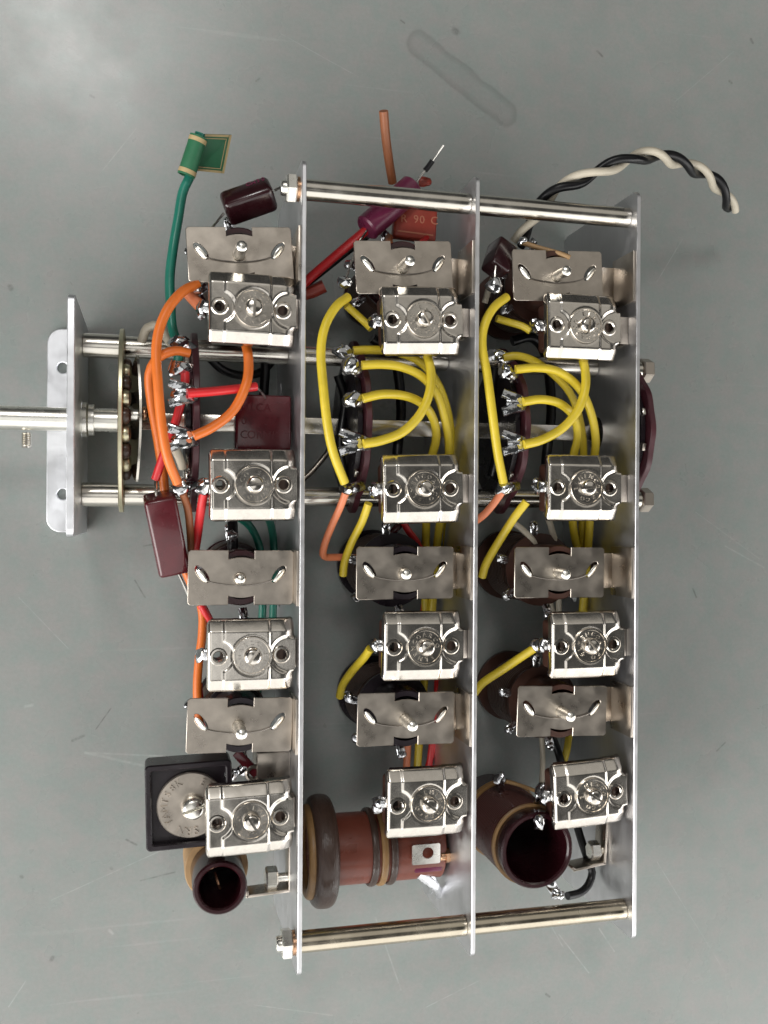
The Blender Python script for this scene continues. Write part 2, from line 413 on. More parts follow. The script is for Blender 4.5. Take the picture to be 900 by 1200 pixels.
# threaded bushing round the shaft where it meets the bracket
mb = MB(); mb.lathe([(3.3, 0), (4.7, 0), (4.7, 1.2), (4.2, 1.6), (4.2, 3.0), (3.3, 3.0)], 26, axis_mtx((XB + 0.95, YS, ZS), (1, 0, 0)), close=True)
obj('shaft_bushing', mb, 'bright_nut', brk)
XD = P(140.5, 495, 40).x
rx = []
for s_ in (1, -1):
    y = YS + s_ * RODS
    rod('support_rod', XB + 0.92, XD - 0.6, y, ZS, 3.2, 'rod_metal')
    rod('support_rod', XD + 0.62, XP[0] - TH / 2 - .05, y, ZS, 2.9, 'rod_metal')
    rod('support_rod', XP[0] + TH / 2 + .05, XP[1] - TH / 2 - .05, y, ZS, 2.7, 'rod_metal')
    rod('support_rod', XP[1] + TH / 2 + .05, XP[2] - TH / 2 - .05, y, ZS, 2.7, 'rod_metal')
    xn = P(750, 425, ZS).x; hexnut(xn, xn + 3.4, y, ZS, 3.7, 'tin', 0.45)
    rod('support_rod', XP[2] + TH / 2 + .05, xn - .02, y, ZS, 2.6, 'rod_metal')
    mb = MB(); mb.lathe([(0, -2.0), (2.0, -1.7), (2.5, -.8), (2.5, 0), (0, 0)], 18, axis_mtx((XB - 0.92, y, ZS), (1, 0, 0)))
    obj('rivet', mb, 'bright_nut', brk)
# detent plate: rounded diamond with a rod through each end
out = []
for i in range(48):
    a = 2 * math.pi * i / 48; c, s_ = math.cos(a), math.sin(a)
    out.append((YS + 24.5 * math.copysign(abs(c) ** 0.9, c), ZS + 17.5 * math.copysign(abs(s_) ** 1.05, s_)))
m = Matrix(((0, 0, 1, XD - 0.6), (1, 0, 0, 0), (0, 1, 0, 0), (0, 0, 0, 1)))
mb = MB(); mb.extrude(out, [circle(YS, ZS, 3.4, 20)], 0, 1.2, m, bev=0.2); dp = obj('detent_plate', mb, 'zinc')
for k in range(9):
    a = rad(18 + 18 * k)
    mb = MB(); y, z = YS + 14.5 * math.cos(a), ZS + 14.5 * math.sin(a)
    mb.lathe([(0, 0), (2.1, 0), (2.3, .5), (2.0, 1.5), (1.2, 2.0), (0, 2.1)], 18, axis_mtx((XD + 0.6, y, z), (1, 0, 0)))
    obj('detent_stud', mb, 'zinc' if k % 2 else 'mica', dp)
xa = P(160.5, 495, 36).x
mb = MB()
vs = []; nseg = 24
for i in range(nseg + 1):
    t = -1 + 2 * i / nseg; hw = 5.2 * math.sqrt(max(0, 1 - t * t)) * (1 - .25 * abs(t)) + 0.5
    bow = 0.9 * (1 - t * t)
    for dx in (-.3, .3):
        vs.append((xa + dx + bow * .6 - 2.4 * math.sqrt(max(0, 1 - t * t)), YS + t * 16.5, ZS + 7 - hw)); vs.append((xa + dx + bow, YS + t * 16.5, ZS + 7 + hw))
fs = []
for i in range(nseg):
    a = 4 * i; b_ = a + 4
    fs += [(a, b_, b_ + 1, a + 1), (a + 2, a + 3, b_ + 3, b_ + 2), (a + 1, b_ + 1, b_ + 3, a + 3), (a, a + 2, b_ + 2, b_)]
fs += [(0, 1, 3, 2), (4 * nseg, 4 * nseg + 2, 4 * nseg + 3, 4 * nseg + 1)]
mb.add(vs, fs); ds = obj('detent_spring', mb, 'rod_metal')
mb = MB(); mb.blob((xa + 1.8, YS + 1.3, ZS + 9), 1.3, 1.9, 1.9, 3, .05); obj('rivet', mb, 'copper', ds)
mb = MB(); mb.lathe([(3.4, 0), (6.4, 0), (6.4, .9), (3.4, .9)], 28, axis_mtx((xa - 3.0, YS + 1, ZS + 5), (1, 0, .1)), close=True); obj('spring_washer', mb, 'bright_nut', ds)
mb = MB(); mb.lathe([(0, 0), (1.6, 0), (1.6, 2.6), (0, 2.6)], 14, axis_mtx((xa - 2.2, YS + .8, ZS + 9.2), (1, 0, 0))); obj('collar', mb, 'bright_nut', ds)

# ------------------------------------------------------------------ switch wafers
def wafer(u_top, vc, lugs, R=21.5, thick=1.7, rotor=True, rr=18.5):
    x = P(u_top, vc, ZS + R).x
    mb = MB(); m = Matrix(((0, 0, 1, x - thick / 2), (1, 0, 0, 0), (0, 1, 0, 0), (0, 0, 0, 1)))
    out = []
    for i in range(120):
        a = 2 * math.pi * i / 120; r = R + (2.6 * max(0, abs(math.cos(a)) - .93) / .07) + 0.25 * math.cos(12 * a)
        out.append((YS + r * math.cos(a), ZS + min(r * math.sin(a), 60)))
    mb.extrude(out, [circle(YS, ZS, 6, 24)], 0, thick, m, bev=0.2)
    wf = obj('switch_wafer', mb, 'wafer_phenolic')
    if rotor:
        mb = MB(); mb.lathe([(2.6, 0), (rr, 0), (rr, 1.3), (2.6, 1.3)], 40, axis_mtx((x - thick / 2 - 1.6, YS, ZS), (1, 0, 0)), close=True)
        obj('rotor', mb, 'black_bakelite', wf)  # black rotor; its large disc partly stands in for shade in the bays
        for k in range(12):
            a = rad(15 + 30 * k)
            mb = MB(); y, z = YS + 15.5 * math.cos(a), ZS + 15.5 * math.sin(a)
            mt = Matrix.Translation((x - thick / 2 - 0.9, y, z)) @ Matrix.Rotation(a, 4, 'X')
            mb.box((0, 0, 0), (1.2, 8.5, 2.2), .25, mt)
            obj('contact_clip', mb, 'rod_metal' if k % 3 else 'tin', wf)
    return wf, x
def lug(wf, x, u, v, z, ru=1.0, seed=0, tail=True, big=1.0):
    "solder lug: strip from the wafer rim to a blob at the given pixel / height"
    c = P(u, v, z)
    mb = MB(); d = Vector((x, c.y - (c.y - YS) * .10, z - 4.2)) - c
    base = c + d
    mb.tube([base, base * .5 + c * .5 + Vector((0, 0, 1.0)), c], 1.5 * ru, 8, True, True, 0.28)
    l = obj('contact_lug', mb, 'solder', wf)
    return l
def blob(u, v, z, rx, ry, rz, seed, parent=None, material='solder', rough=.22):
    mb = MB(); mb.blob(P(u, v, z), rx, ry, rz, seed, rough); return obj('solder_joint', mb, material, parent)
def fork(wf, x, u, v, z, seed=0):
    "bright U shaped lug crimped open towards the lens"
    c = P(u, v, z); mb = MB()
    for s_ in (-1, 1):
        mb.tube([(x, c.y + s_ * .5, z - 3.5), (c.x + 2.6, c.y + s_ * 1.1, z - .6), (c.x, c.y + s_ * 1.7, z + .2), (c.x - 2.6, c.y + s_ * 2.6, z - .2)], 1.25, 8, True, True, .55)
    mb.blob((c.x + .8, c.y, z - .6), 2.6, 1.6, .9, seed, .2)
    return obj('contact_lug', mb, 'solder', wf)

W1, x1 = wafer(230.5, 495, 0, rr=13.5)
W2, x2 = wafer(433, 498, 0)
W3, x3 = wafer(619, 502, 0)
W4, x4 = wafer(766, 506, 0, R=21, rotor=True)
for (u, v, z, k) in ((207, 399, 38, 1), (209, 430, 43, 2), (212, 572, 41, 4)):
    lug(W1, x1, u, v, z, 1, k); 
blob(209, 400, 39, 2.6, 1.6, 1.6, 11, W1); blob(210, 431, 44, 2.8, 2.0, 1.6, 12, W1); blob(212, 571, 42, 2.4, 2.2, 2.0, 13, W1)
fork(W1, x1, 211, 461, 46.5, 1); fork(W1, x1, 209, 513, 47, 2)
for (u, v, z, k) in ((398, 409, 37, 1), (409, 430, 42, 2), (412, 468, 45, 3), (405, 575, 42, 5)):
    lug(W2, x2, u, v, z, 1, k)
blob(402, 412, 38, 2.8, 1.7, 1.7, 21, W2); blob(409, 428, 43, 2.4, 2.4, 1.8, 22, W2); blob(412, 468, 46, 2.5, 2.2, 1.8, 23, W2); blob(406, 574, 43, 2.0, 2.0, 2.0, 24, W2)
fork(W2, x2, 410, 518, 47, 3)
for (u, v, z, k) in ((580, 415, 37, 1), (591, 436, 42, 2), (587, 574, 42, 5)):
    lug(W3, x3, u, v, z, 1, k)
blob(582, 416, 38, 3.4, 1.7, 1.7, 31, W3); blob(592, 435, 43, 2.2, 2.2, 1.8, 32, W3); blob(588, 573, 43, 2.0, 2.0, 2.0, 34, W3)
fork(W3, x3, 600, 472, 46, 4); fork(W3, x3, 600, 519, 46.5, 5)

# ------------------------------------------------------------------ trimmer capacitors
def sstep(a, b, x):
    t = max(0, min(1, (x - a) / (b - a))); return t * t * (3 - 2 * t)
def cover_mesh():
    XL, XR, HY, R, RC = -10.7, 11.4, 9.3, 2.8, 1.9
    half = [(5.9 * i / 20, 0.0) for i in range(21)]; flat = 5.9
    th = 0.0; y, dz = 5.9, 0.0
    for seg_len, turn, n in ((.6, 28, 5), (2.5, 5, 8), (1.0, 50, 7), (1.2, 2, 3)):
        for i in range(n):
            th += rad(turn) / n; y += seg_len / n * math.cos(th); dz += seg_len / n * math.sin(th); half.append((y, dz))
    HY = half[-1][0]
    prof_y = [(-y_, d_) for y_, d_ in reversed(half[1:])] + half
    NX, NY = 74, len(prof_y) - 1
    def z_at(x, y):
        z = 0.0
        inA = max(sstep(-6.4, -6.9, x), sstep(4.15, 3.75, math.hypot(x + 7.95, y)))
        z -= 0.28 * inA
        bl = 0.55 * sstep(4.5, 5.2, x)
        if x > 7.6: dx = min(x - 7.6, 3.75); bl += 3.85 - math.sqrt(3.85 ** 2 - dx * dx)
        if x > 9.3: q = abs(y) / 4.5
        else: q = math.hypot((x - 9.3) / 4.1, y / 4.5)
        tab = sstep(1.10, 0.90, q)
        z -= bl * (1 - tab) + 1.15 * tab
        # shallow seat round the dial
        z -= 0.12 * sstep(5.3, 4.9, math.hypot(x - .5, y))
        if x < XL + .9: dx = XL + .9 - x; z -= .9 - math.sqrt(max(0, .81 - dx * dx))
        return z
    vs = []; idx = {}
    for j in range(NY + 1):
        y, dz = prof_y[j]; s_ = 1 if y > 0 else -1; y = abs(y)
        k = min(1, max(0, (y - (HY - RC)) / RC)); ins = RC * (1 - math.sqrt(max(0, 1 - k * k))) * .8
        xl, xr = XL + ins, XR - ins * .5
        for i in range(NX + 1):
            x = xl + (xr - xl) * i / NX; yy = s_ * y
            vs.append((x, yy, z_at(x, min(abs(yy), flat + 1.0) * s_) - dz))
    fs = []
    for j in range(NY):
        for i in range(NX):
            q = (j * (NX + 1) + i, j * (NX + 1) + i + 1, (j + 1) * (NX + 1) + i + 1, (j + 1) * (NX + 1) + i)
            c = sum((Vector(vs[k]) for k in q), Vector()) / 4
            if math.hypot(c.x + 7.95, c.y) < 1.5 or math.hypot(c.x - 7.95, c.y) < 1.5: continue
            fs.append(q)
    # skirts on the two short ends
    n0 = len(vs); 
    for j in range(NY + 1):
        p = vs[j * (NX + 1)]; vs.append((p[0] - .05, p[1], min(p[2] - 1.2, -2.6) if abs(p[1]) < HY - .2 else p[2] - .02))
    for j in range(NY): fs.append((j * (NX + 1), (j + 1) * (NX + 1), n0 + j + 1, n0 + j))
    mb = MB(); mb.add(vs, fs); return mb.mesh('trimmer_capacitor', Vector((0, 0, 0)), sharp=50)[0]
COVER = cover_mesh(); COVER.materials.append(MATS['nickel'])
def glyphs(ch):
    cu = bpy.data.curves.new('glyph', 'FONT'); cu.body = ch; cu.align_x = 'CENTER'; cu.align_y = 'CENTER'; cu.extrude = 0.06; cu.resolution_u = 2
    ob = bpy.data.objects.new('glyph', cu); me = bpy.data.meshes.new_from_object(ob)
    vs = [v.co.copy() for v in me.vertices]; fs = [tuple(p.vertices) for p in me.polygons]
    bpy.data.objects.remove(ob); bpy.data.meshes.remove(me); bpy.data.curves.remove(cu); return vs, fs
GC = {}
def ring_text(mb, text, R, a0, da, size, z, thick=.22, base=None):
    "letters round a circle with their tops outwards, clockwise from angle a0"
    for i, ch in enumerate(text):
        if ch == ' ': continue
        if ch not in GC: GC[ch] = glyphs(ch)
        a = a0 - da * i
        m = Matrix.Translation((R * math.cos(a), R * math.sin(a), z)) @ Matrix.Rotation(a - math.pi / 2, 4, 'Z') @ Matrix.Diagonal((size, size, thick / .06, 1))
        if base is not None: m = base @ m
        mb.add(*GC[ch], m)
def line_text(mb, text, origin, xdir, ydir, size, thick=.06, gap=.72):
    x = Vector(xdir).normalized(); y = Vector(ydir); y = (y - x * y.dot(x)).normalized(); z = x.cross(y)
    for i, ch in enumerate(text):
        if ch == ' ': continue
        if ch not in GC: GC[ch] = glyphs(ch)
        m = Matrix((x * size, y * size, z * (thick / .06))).transposed().to_4x4(); m.translation = Vector(origin) + x * (i * size * gap)
        mb.add(*GC[ch], m)
mb = MB(); mb.lathe([(0, .1), (4.25, .1), (4.35, .34), (4.75, .34), (4.85, .15), (4.85, -.5), (0, -.5)], 40)
ring_text(mb, 'ARCO ELMENCO', 3.2, rad(170), rad(30), 1.55, .12, .34)
DISC = mb.mesh('dial_disc', Vector())[0]; DISC.materials.append(MATS['nickel'])
def screw_mesh(r, h, slot=.28, name='adjusting_screw'):
    mb = MB(); mb.lathe([(0, 0), (r, 0), (r, h * .35), (0, h * .35)], 24)
    for s_ in (1, -1):
        rows = []
        for (k, zz) in ((1.0, .3), (1.0, .62), (.88, .88), (.66, 1.0)):
            rr = r * k; x0 = slot; row = []
            a_max = math.acos(min(1, x0 / rr))
            for i in range(13):
                a = -a_max + 2 * a_max * i / 12; row.append((s_ * rr * math.cos(a), s_ * rr * math.sin(a), h * zz))
            rows.append(row)
        vs = [p for row in rows for p in row]; fs = []
        for j in range(3):
            for i in range(12): fs.append((j * 13 + i, j * 13 + i + 1, (j + 1) * 13 + i + 1, (j + 1) * 13 + i))
            fs.append((j * 13 + 12, j * 13, (j + 1) * 13, (j + 1) * 13 + 12))
        fs.append(tuple(3 * 13 + i for i in range(13)))
        mb.add(vs, fs)
    me = mb.mesh(name, Vector())[0]; return me
SCREW = screw_mesh(2.2, 2.1, .34); SCREW.materials.append(MATS['nickel'])
mb = MB(); mb.lathe([(1.25, -2.4), (1.25, .05), (1.5, .32), (1.95, .30), (2.25, .02), (2.25, -.2), (1.6, -.3), (1.6, -2.4)], 28, close=True)
EYE = mb.mesh('eyelet', Vector())[0]; EYE.materials.append(MATS['nickel'])
mb = MB()
mb.extrude(rrect(-10.2, -6.6, 9.6, 6.6, 1.0, 3), [circle(-7.95, 0, 1.3, 14)], -8.0, -3.6, bev=.3)
BASE = mb.mesh('insulator_base', Vector())[0]; BASE.materials.append(MATS['brown_phenolic'])
mb = MB(); mb.extrude(rrect(-8.2, -5.6, 7.5, 5.6, .6, 3), [circle(-7.95, 0, .1, 6)] if 0 else [], -3.5, -2.4)
MICA = mb.mesh('mica_stack', Vector())[0]; MICA.materials.append(MATS['mica'])
TRIM = [((255, 358), (334, 364), 88), ((257, 568), (334, 568), 8), ((253, 770), (333, 767), 52), ((252, 966), (331, 957), -58),
        ((459, 374), (529, 375), -62), ((459, 573), (530, 572), -35), ((459, 759), (532, 757), 40), ((463, 945), (536, 939), -38),
        ((650, 380), (717, 384), 85), ((651, 571), (718, 572), 5), ((655, 758), (722, 755), -52), ((657, 937), (726, 927), -35)]
def trimmer(hl, hr, sa, k):
    ztop = 47.2
    a, b_ = P(*hl, ztop), P(*hr, ztop - 1)
    c = (a + b_) / 2; ang = math.atan2(b_.y - a.y, b_.x - a.x)
    c.z = ztop
    t = place('trimmer_capacitor', COVER, c, ang, 'nickel')
    R = Matrix.Rotation(ang, 4, 'Z')
    def sub(name, me, loc, rot=0):
        return place(name, me, c + (R @ Vector(loc)), ang + rot, 'nickel', t)
    sub('dial_disc', DISC, (.5, 0, .12), rad(random.Random(k).uniform(0, 360)))
    sub('adjusting_screw', SCREW, (.5, 0, .15), rad(sa) - ang + math.pi / 2)
    sub('eyelet', EYE, (-7.95, 0, -.25)); sub('eyelet', EYE, (7.95, 0, -1.12))
    sub('insulator_base', BASE, (0, 0, 0)); sub('mica_stack', MICA, (.9, 0, 0))
    mb = MB(); L = R @ Vector((-11.6, 0, 0))
    mb.tube([c + (R @ Vector((-9.6, 0, -3.3))), c + (R @ Vector((-12.0, .3, -3.4))), c + (R @ Vector((-12.8, -.4, -5.2)))], 1.5, 8, True, True, .35)
    mb.blob(c + (R @ Vector((-12.2, .0, -4.0))), 1.1, 1.9, 1.6, k * 7 + 1, .25)
    if k != 3: obj('solder_tab', mb, 'solder', t)
    # foot of the cover riveted to the chassis plate
    xp = min(XP, key=lambda q: abs(q - (c.x + 14))) - TH / 2
    mb = MB(); xe = c.x + 10.6
    mb.box(((xe + xp) / 2, c.y + math.sin(ang) * 11, ztop - 4.2), (max(.6, xp - xe - .1), 7.6, .7), .15)
    mb.box((xp - .45, c.y + math.sin(ang) * 11, ztop - 8.4), (.7, 7.6, 8.2), .15)
    obj('mounting_foot', mb, 'tin', t)
for k, (a, b_, sa) in enumerate(TRIM): trimmer(a, b_, sa, k)

# ------------------------------------------------------------------ tuning coils with clip plates on top
def clip_mesh():
    w2, h2 = 13.4, 7.0; nw, nd = 3.3, 2.3
    o = []
    for p in rrect(-w2, -h2, w2, h2, .7, 3): o.append(p)
    # rebuild the outline with the two notches
    top = [(w2 - .6, h2), (nw, h2), (nw, h2 - nd)] + [(nw - i * 2 * nw / 6, h2 - nd + .55 * math.sin(math.pi * i / 6)) for i in range(1, 6)] + [(-nw, h2 - nd), (-nw, h2), (-w2 + .6, h2)]
    bot = [(-x, -y) for x, y in top]
    out = top + [(-w2, h2 - .6), (-w2, -h2 + .6)] + bot + [(w2, -h2 + .6), (w2, h2 - .6)]
    holes = [circle(-9.9, .9, 2.6, 16, 1.1, rad(-52)), circle(9.6, .9, 2.6, 16, 1.1, rad(52)), circle(-.4, -.2, 1.5, 18)]
    mb = MB(); mb.extrude(out, holes, -.55, 0, bev=.12)
    return mb.mesh('coil_clip', Vector())[0]
CLIP = clip_mesh(); CLIP.materials.append(MATS['tin'])
mb = MB()
mb.tube([(-10.9, 2.0, -.5), (-10.3, 1.0, .25), (-9.0, -.6, .3), (-5.5, -1.55, .3), (0, -2.0, .35), (5.2, -1.5, .3), (8.6, -.3, .3), (10.0, 1.2, .25), (10.6, 2.2, -.5)], .15, 8, True)
SPRING = mb.mesh('spring_wire', Vector())[0]; SPRING.materials.append(MATS['dark_steel'])
def tongue_mesh():
    mb = MB()
    for sx, cx in ((1, -10.0), (-1, 9.7)):
        m = Matrix.Translation((cx, .5, .15)) @ Matrix.Rotation(rad(-52 if sx == 1 else 52), 4, 'Z') @ Matrix.Rotation(rad(30), 4, 'X')
        mb.blob((0, 0, 0), 2.2, .8, .35, 1, .0, m)
    return mb.mesh('lanced_tongue', Vector())[0]
TONGUE = tongue_mesh(); TONGUE.materials.append(MATS['bright_nut'])
def coil_mesh(r, z0, z1):
    mb = MB(); mb.lathe([(r, z0), (r, z1 - .4), (r - .3, z1), (r - 1.6, z1), (r - 1.6, z0)], 36, close=True)
    return mb.mesh('tuning_coil', Vector())[0]
CLIPS = [((219, 343), (298, 298), (273, 290), 9.5, 5, 0, 'dark_bakelite', 7.2), ((221, 343), (677, 677), (276, 676), 3.0, 0, 0, 'dark_bakelite', 7.2), ((218, 343), (851, 849), (272, 856), 10.0, 0, 0, 'black_bakelite', 7.2),
         ((417, 529), (313, 313), (467, 318), 8.5, 4, 0, 'dark_bakelite', 7.2), ((418, 531), (672, 671), (471, 672), 3.6, 0, 1, 'black_bakelite', 7.4), ((418, 533), (844, 841), (472, 845), 9.0, 0, 1, 'black_bakelite', 7.6),
         ((600, 707), (322, 324), (652, 315), 7.5, 3, 1, 'brown_phenolic', 7.4), ((602, 709), (671, 671), (655, 671), 6.0, 0, 1, 'brown_phenolic', 7.6), ((604, 713), (834, 833), (657, 835), 7.5, 0, 1, 'brown_phenolic', 7.6)]
ZC = 42.0
def tuned_coil(xr, vr, pin, ph, lean, big, formmat, r, k):
    a = P(xr[0], vr[0], ZC); b_ = P(xr[1], vr[1], ZC); c = (a + b_) / 2; ang = math.atan2(b_.y - a.y, b_.x - a.x)
    key = 'tuning_coil'
    me = coil_mesh(r, -39.5, -.7); me.materials.append(MATS[formmat])
    t = place('tuning_coil', me, c, ang, formmat)
    sc = (b_ - a).length / 26.8
    cl = place('coil_clip', CLIP, c, ang, 'tin', t)
    place('spring_wire', SPRING, c, ang, 'tin', t); place('lanced_tongue', TONGUE, c, ang, 'bright_nut', t)
    pb = P(pin[0], pin[1], ZC); mb = MB()
    mb.lathe([(0, 0), (1.5, 0), (1.5, ph * .8), (1.35, ph), (.8, ph + .45), (0, ph + .55)], 20, axis_mtx((c.x - .4, c.y - .2, ZC - 1), (0, 0, 1)))
    obj('tuning_pin', mb, 'bright_nut', t)
    R_ = r + (2.6 if big else 1.4); zb, zt = 9.0, 24.0
    mb = MB(); prof = [(r + .05, zb)]; n = 12
    for i in range(n):
        z = zb + (zt - zb) * (i + .5) / n; dz = (zt - zb) / n / 2
        prof += [(R_ - .25, z - dz), (R_, z - dz * .4), (R_, z + dz * .4), (R_ - .25, z + dz)]
    prof.append((r + .05, zt))
    mb.lathe(prof, 36, Matrix.Translation((c.x, c.y, 0)), close=True); obj('winding', mb, 'winding_brown', t)
    mb = MB(); mb.lathe([(r, 1.0), (r + (3.4 if big else 1.4), 1.0), (r + (3.4 if big else 1.4), 2.4), (r, 2.4)], 36, Matrix.Translation((c.x, c.y, 0)), close=True)
    obj('collar', mb, formmat, t); mb = MB()
    mb.lathe([(r, 27), (r + (3.0 if big else 1.0), 27), (r + (3.0 if big else 1.0), 28.2), (r, 28.2)], 36, Matrix.Translation((c.x, c.y, 0)), close=True)
    obj('collar', mb, formmat, t)
    for q, aa in enumerate((165, 215, 100, 280)):
        aa = rad(aa); e = Vector((c.x + (r + 2.2) * math.cos(aa), c.y + (r + 2.2) * math.sin(aa), 27.6)); f_ = e + Vector((3.4 * math.cos(aa), 3.4 * math.sin(aa), 1.2))
        mb = MB(); mb.tube([e, (e + f_) / 2 + Vector((0, 0, .4)), f_], 1.2, 8, True, True, .3); mb.blob(f_, 1.3, 1.3, 1.1, k * 5 + q, .2)
        obj('solder_lug', mb, 'solder', t)
    xp = min(XP, key=lambda q: abs(q - (c.x + 15))) - TH / 2
    mb = MB(); mb.box((xp - .4, c.y, 41.2), (.7, 14.0, 12.4), .1); mb.box(((xp + b_.x) / 2 - .6, c.y, ZC - 6.5), (max(.5, xp - b_.x + .5), 10, .7), .1)
    mb.box((b_.x - 1.0, c.y, ZC - 3.6), (.6, 10, 6.0), .1)
    obj('mounting_flange', mb, 'tin', t)
for k, q in enumerate(CLIPS): tuned_coil(*q, k)

# ------------------------------------------------------------------ bottom coils, big padder
def open_coil(u, v, ztop, r, zb, winds, k, formmat='dark_bakelite', lugs=()):
    c = P(u, v, ztop); mb = MB()
    mb.lathe([(r, zb), (r, ztop - .5), (r - .4, ztop), (r - 1.2, ztop), (r - 1.6, ztop - .5), (r - 1.6, zb)], 48, Matrix.Translation((c.x, c.y, 0)), close=True)
    mb.lathe([(0, zb + 3), (r - 1.6, zb + 3), (r - 1.6, zb + 4), (0, zb + 4)], 36, Matrix.Translation((c.x, c.y, 0)))
    t = obj('coil_tube', mb, formmat)
    for (z0, z1, rr, mt) in winds:
        mb = MB(); n = max(2, int((z1 - z0) / .9)); prof = [(r + .02, z0)]
        for i in range(n):
            z = z0 + (z1 - z0) * (i + .5) / n; dz = (z1 - z0) / n / 2
            prof += [(rr - .25, z - dz), (rr, z - dz * .4), (rr, z + dz * .4), (rr - .25, z + dz)]
        prof.append((r + .02, z1)); mb.lathe(prof, 44, Matrix.Translation((c.x, c.y, 0)), close=True); obj('winding', mb, mt, t)
    return t, c
t1, c1 = open_coil(258, 1041, 38, 7.0, 2.5, ((10, 24, 8.6, 'tan_ceramic'),), 1)
mb = MB(); mb.tube([c1 + Vector((-1, 2.0, -6)), c1 + Vector((-.2, -.5, -4)), c1 + Vector((.4, -2.4, -6))], .35, 6); obj('lead', mb, 'copper', t1)
t3, c3 = open_coil(630, 997, 42, 10.6, 2.5, ((16, 35, 11.3, 'dark_coil_form'), (13, 15.5, 11.9, 'winding_gold'), (36, 37.2, 11.4, 'winding_gold')), 2, 'dark_bakelite')
for (u, v, z, a) in ((649, 1045, 37, -70),):
    mb = MB(); p = P(u, v, z); d = (p - c3); d.z = 0; d.normalize()
    mb.tube([c3 + d * 10.6 + Vector((0, 0, -4)), c3 + d * 13 + Vector((0, 0, -3.5)), c3 + d * 17 + Vector((.5, 0, -5))], 1.6, 8, True, True, .4)
    mb.blob(c3 + d * 15.2 + Vector((0, 0, -3.8)), 1.5, 2.0, 1.3, 5, .3); obj('solder_lug', mb, 'solder', t3)
for (u, v, z, s_) in ((586, 913, 24, 1), (634, 925, 38, 2), (632, 963, 43, 3)):
    mb = MB(); p = P(u, v, z); mb.blob(p, 1.6, 2.1, 1.6, s_, .2)
    q = c3 + (p - c3) * .7; q.z = p.z - 2; mb.tube([q, (p + q) / 2 + Vector((0, 0, .6)), p], .9, 8, True, True, .4); obj('solder_lug', mb, 'solder', t3)
# square wire-frame brackets holding those coils to the plates
def coil_bracket(pts, wd, z, material, parent):
    mb = MB(); path = [P(u, v, z) for u, v in pts]
    b = []
    for i in range(len(path) - 1):
        a, c = path[i], path[i + 1]; d = (c - a); L = d.length; m = axis_mtx(a + d / 2, (0, 0, 1), d)
        mb.box((0, 0, -wd / 2), (L + .8, .8, wd), .2, m)
    return obj('coil_bracket', mb, material, parent)
coil_bracket(((290, 1046), (290, 1051), (340, 1044), (340, 960)), 6.5, 33, 'tin', t1)
coil_bracket(((672, 1018), (674, 1020), (709, 1012), (712, 965)), 6.5, 33, 'tin', t3)
def hexhead(u, v, z, r, L, parent):
    p = P(u, v, z); mb = MB(); m = axis_mtx(p, (1, 0, 0), (0, 0, 1))
    mb.extrude([(r * math.cos(.2 + i * math.pi / 3), r * math.sin(.2 + i * math.pi / 3)) for i in range(6)], [], 0, 3.2, m, bev=.4)
    mb.lathe([(0, 3), (1.3, 3), (1.3, L), (0, L)], 14, m); return obj('hex_nut', mb, 'bright_nut', parent)
hexhead(311, 1030, 31, 3.2, 9, t1); hexhead(690, 997, 31, 2.8, 8, t3)
# horizontal coil form in the middle bay: big scramble wound ring plus small rings
zc = 19.0; yc = P(430, 992, zc).y
xa_, xb_ = P(364, 992, zc).x, P(512, 992, zc).x
mb = MB(); mb.lathe([(0, 0), (9.6, 0), (9.9, .3), (9.9, xb_ - xa_ - .3), (9.6, xb_ - xa_), (0, xb_ - xa_)], 44, axis_mtx((xa_, yc, zc), (1, 0, 0)))
hc = obj('coil_form', mb, 'coil_form')
def xring(name, u, rmin, rmaj, wid, mt, par):
    mb = MB(); x = P(u, 992, zc + rmaj).x; prof = []
    for i in range(20):
        a = 2 * math.pi * i / 20; prof.append(((rmaj + rmin) / 2 + (rmaj - rmin) / 2 * math.copysign(abs(math.cos(a)) ** .8, math.cos(a)), wid / 2 * math.copysign(abs(math.sin(a)) ** .8, math.sin(a))))
    mb.lathe(prof, 56, axis_mtx((x, yc, zc), (1, 0, 0)), close=True); return obj(name, mb, mt, par)
xring('winding', 387, 9.7, 15.6, 6.6, 'winding_brown', hc)
xring('winding', 370, 9.7, 13.0, 3.0, 'winding_gold', hc)
for u in (442, 453, 464): xring('winding', u, 9.7, 10.9, 2.0, 'winding_brown' if u != 453 else 'winding_gold', hc)
mb = MB(); p = P(500, 1001, 31); mb.extrude(rrect(-4.2, -2.8, 4.0, 2.8, .5, 3), [circle(.4, .3, 1.6, 18)], -.6, 0, Matrix.Translation(p))
obj('mounting_tab', mb, 'bright_nut', hc)
mb = MB(); p = P(500, 1010, 26); mb.box(p, (8, 4.5, 4), .3); obj('core', mb, 'purple_bakelite', hc)
mb = MB(); p = P(527, 1002, 28); cyl_x(mb, p.x - 3, XP[1] - TH / 2, p.y, p.z, 1.5); mb.lathe([(0, 0), (2.2, 0), (2.2, 1.2), (0, 1.2)], 6, axis_mtx((p.x - 1.5, p.y, p.z), (1, 0, 0))); obj('mounting_screw', mb, 'copper', hc)
for (a, b_, z) in (((492, 1025), (516, 1050), 26), ((500, 1022), (506, 1046), 25)):
    mb = MB(); A, B = P(*a, z), P(*b_, z - 6); mb.tube([A, (A + B) / 2 + Vector((1.2, 0, 1)), B], 1.3, 8, True, True, .3); obj('solder_lug', mb, 'solder', hc)
mb = MB(); p = P(443, 945, 34); mb.blob(p, 1.6, 2.4, 1.4, 8, .2); obj('solder_lug', mb, 'solder', hc)

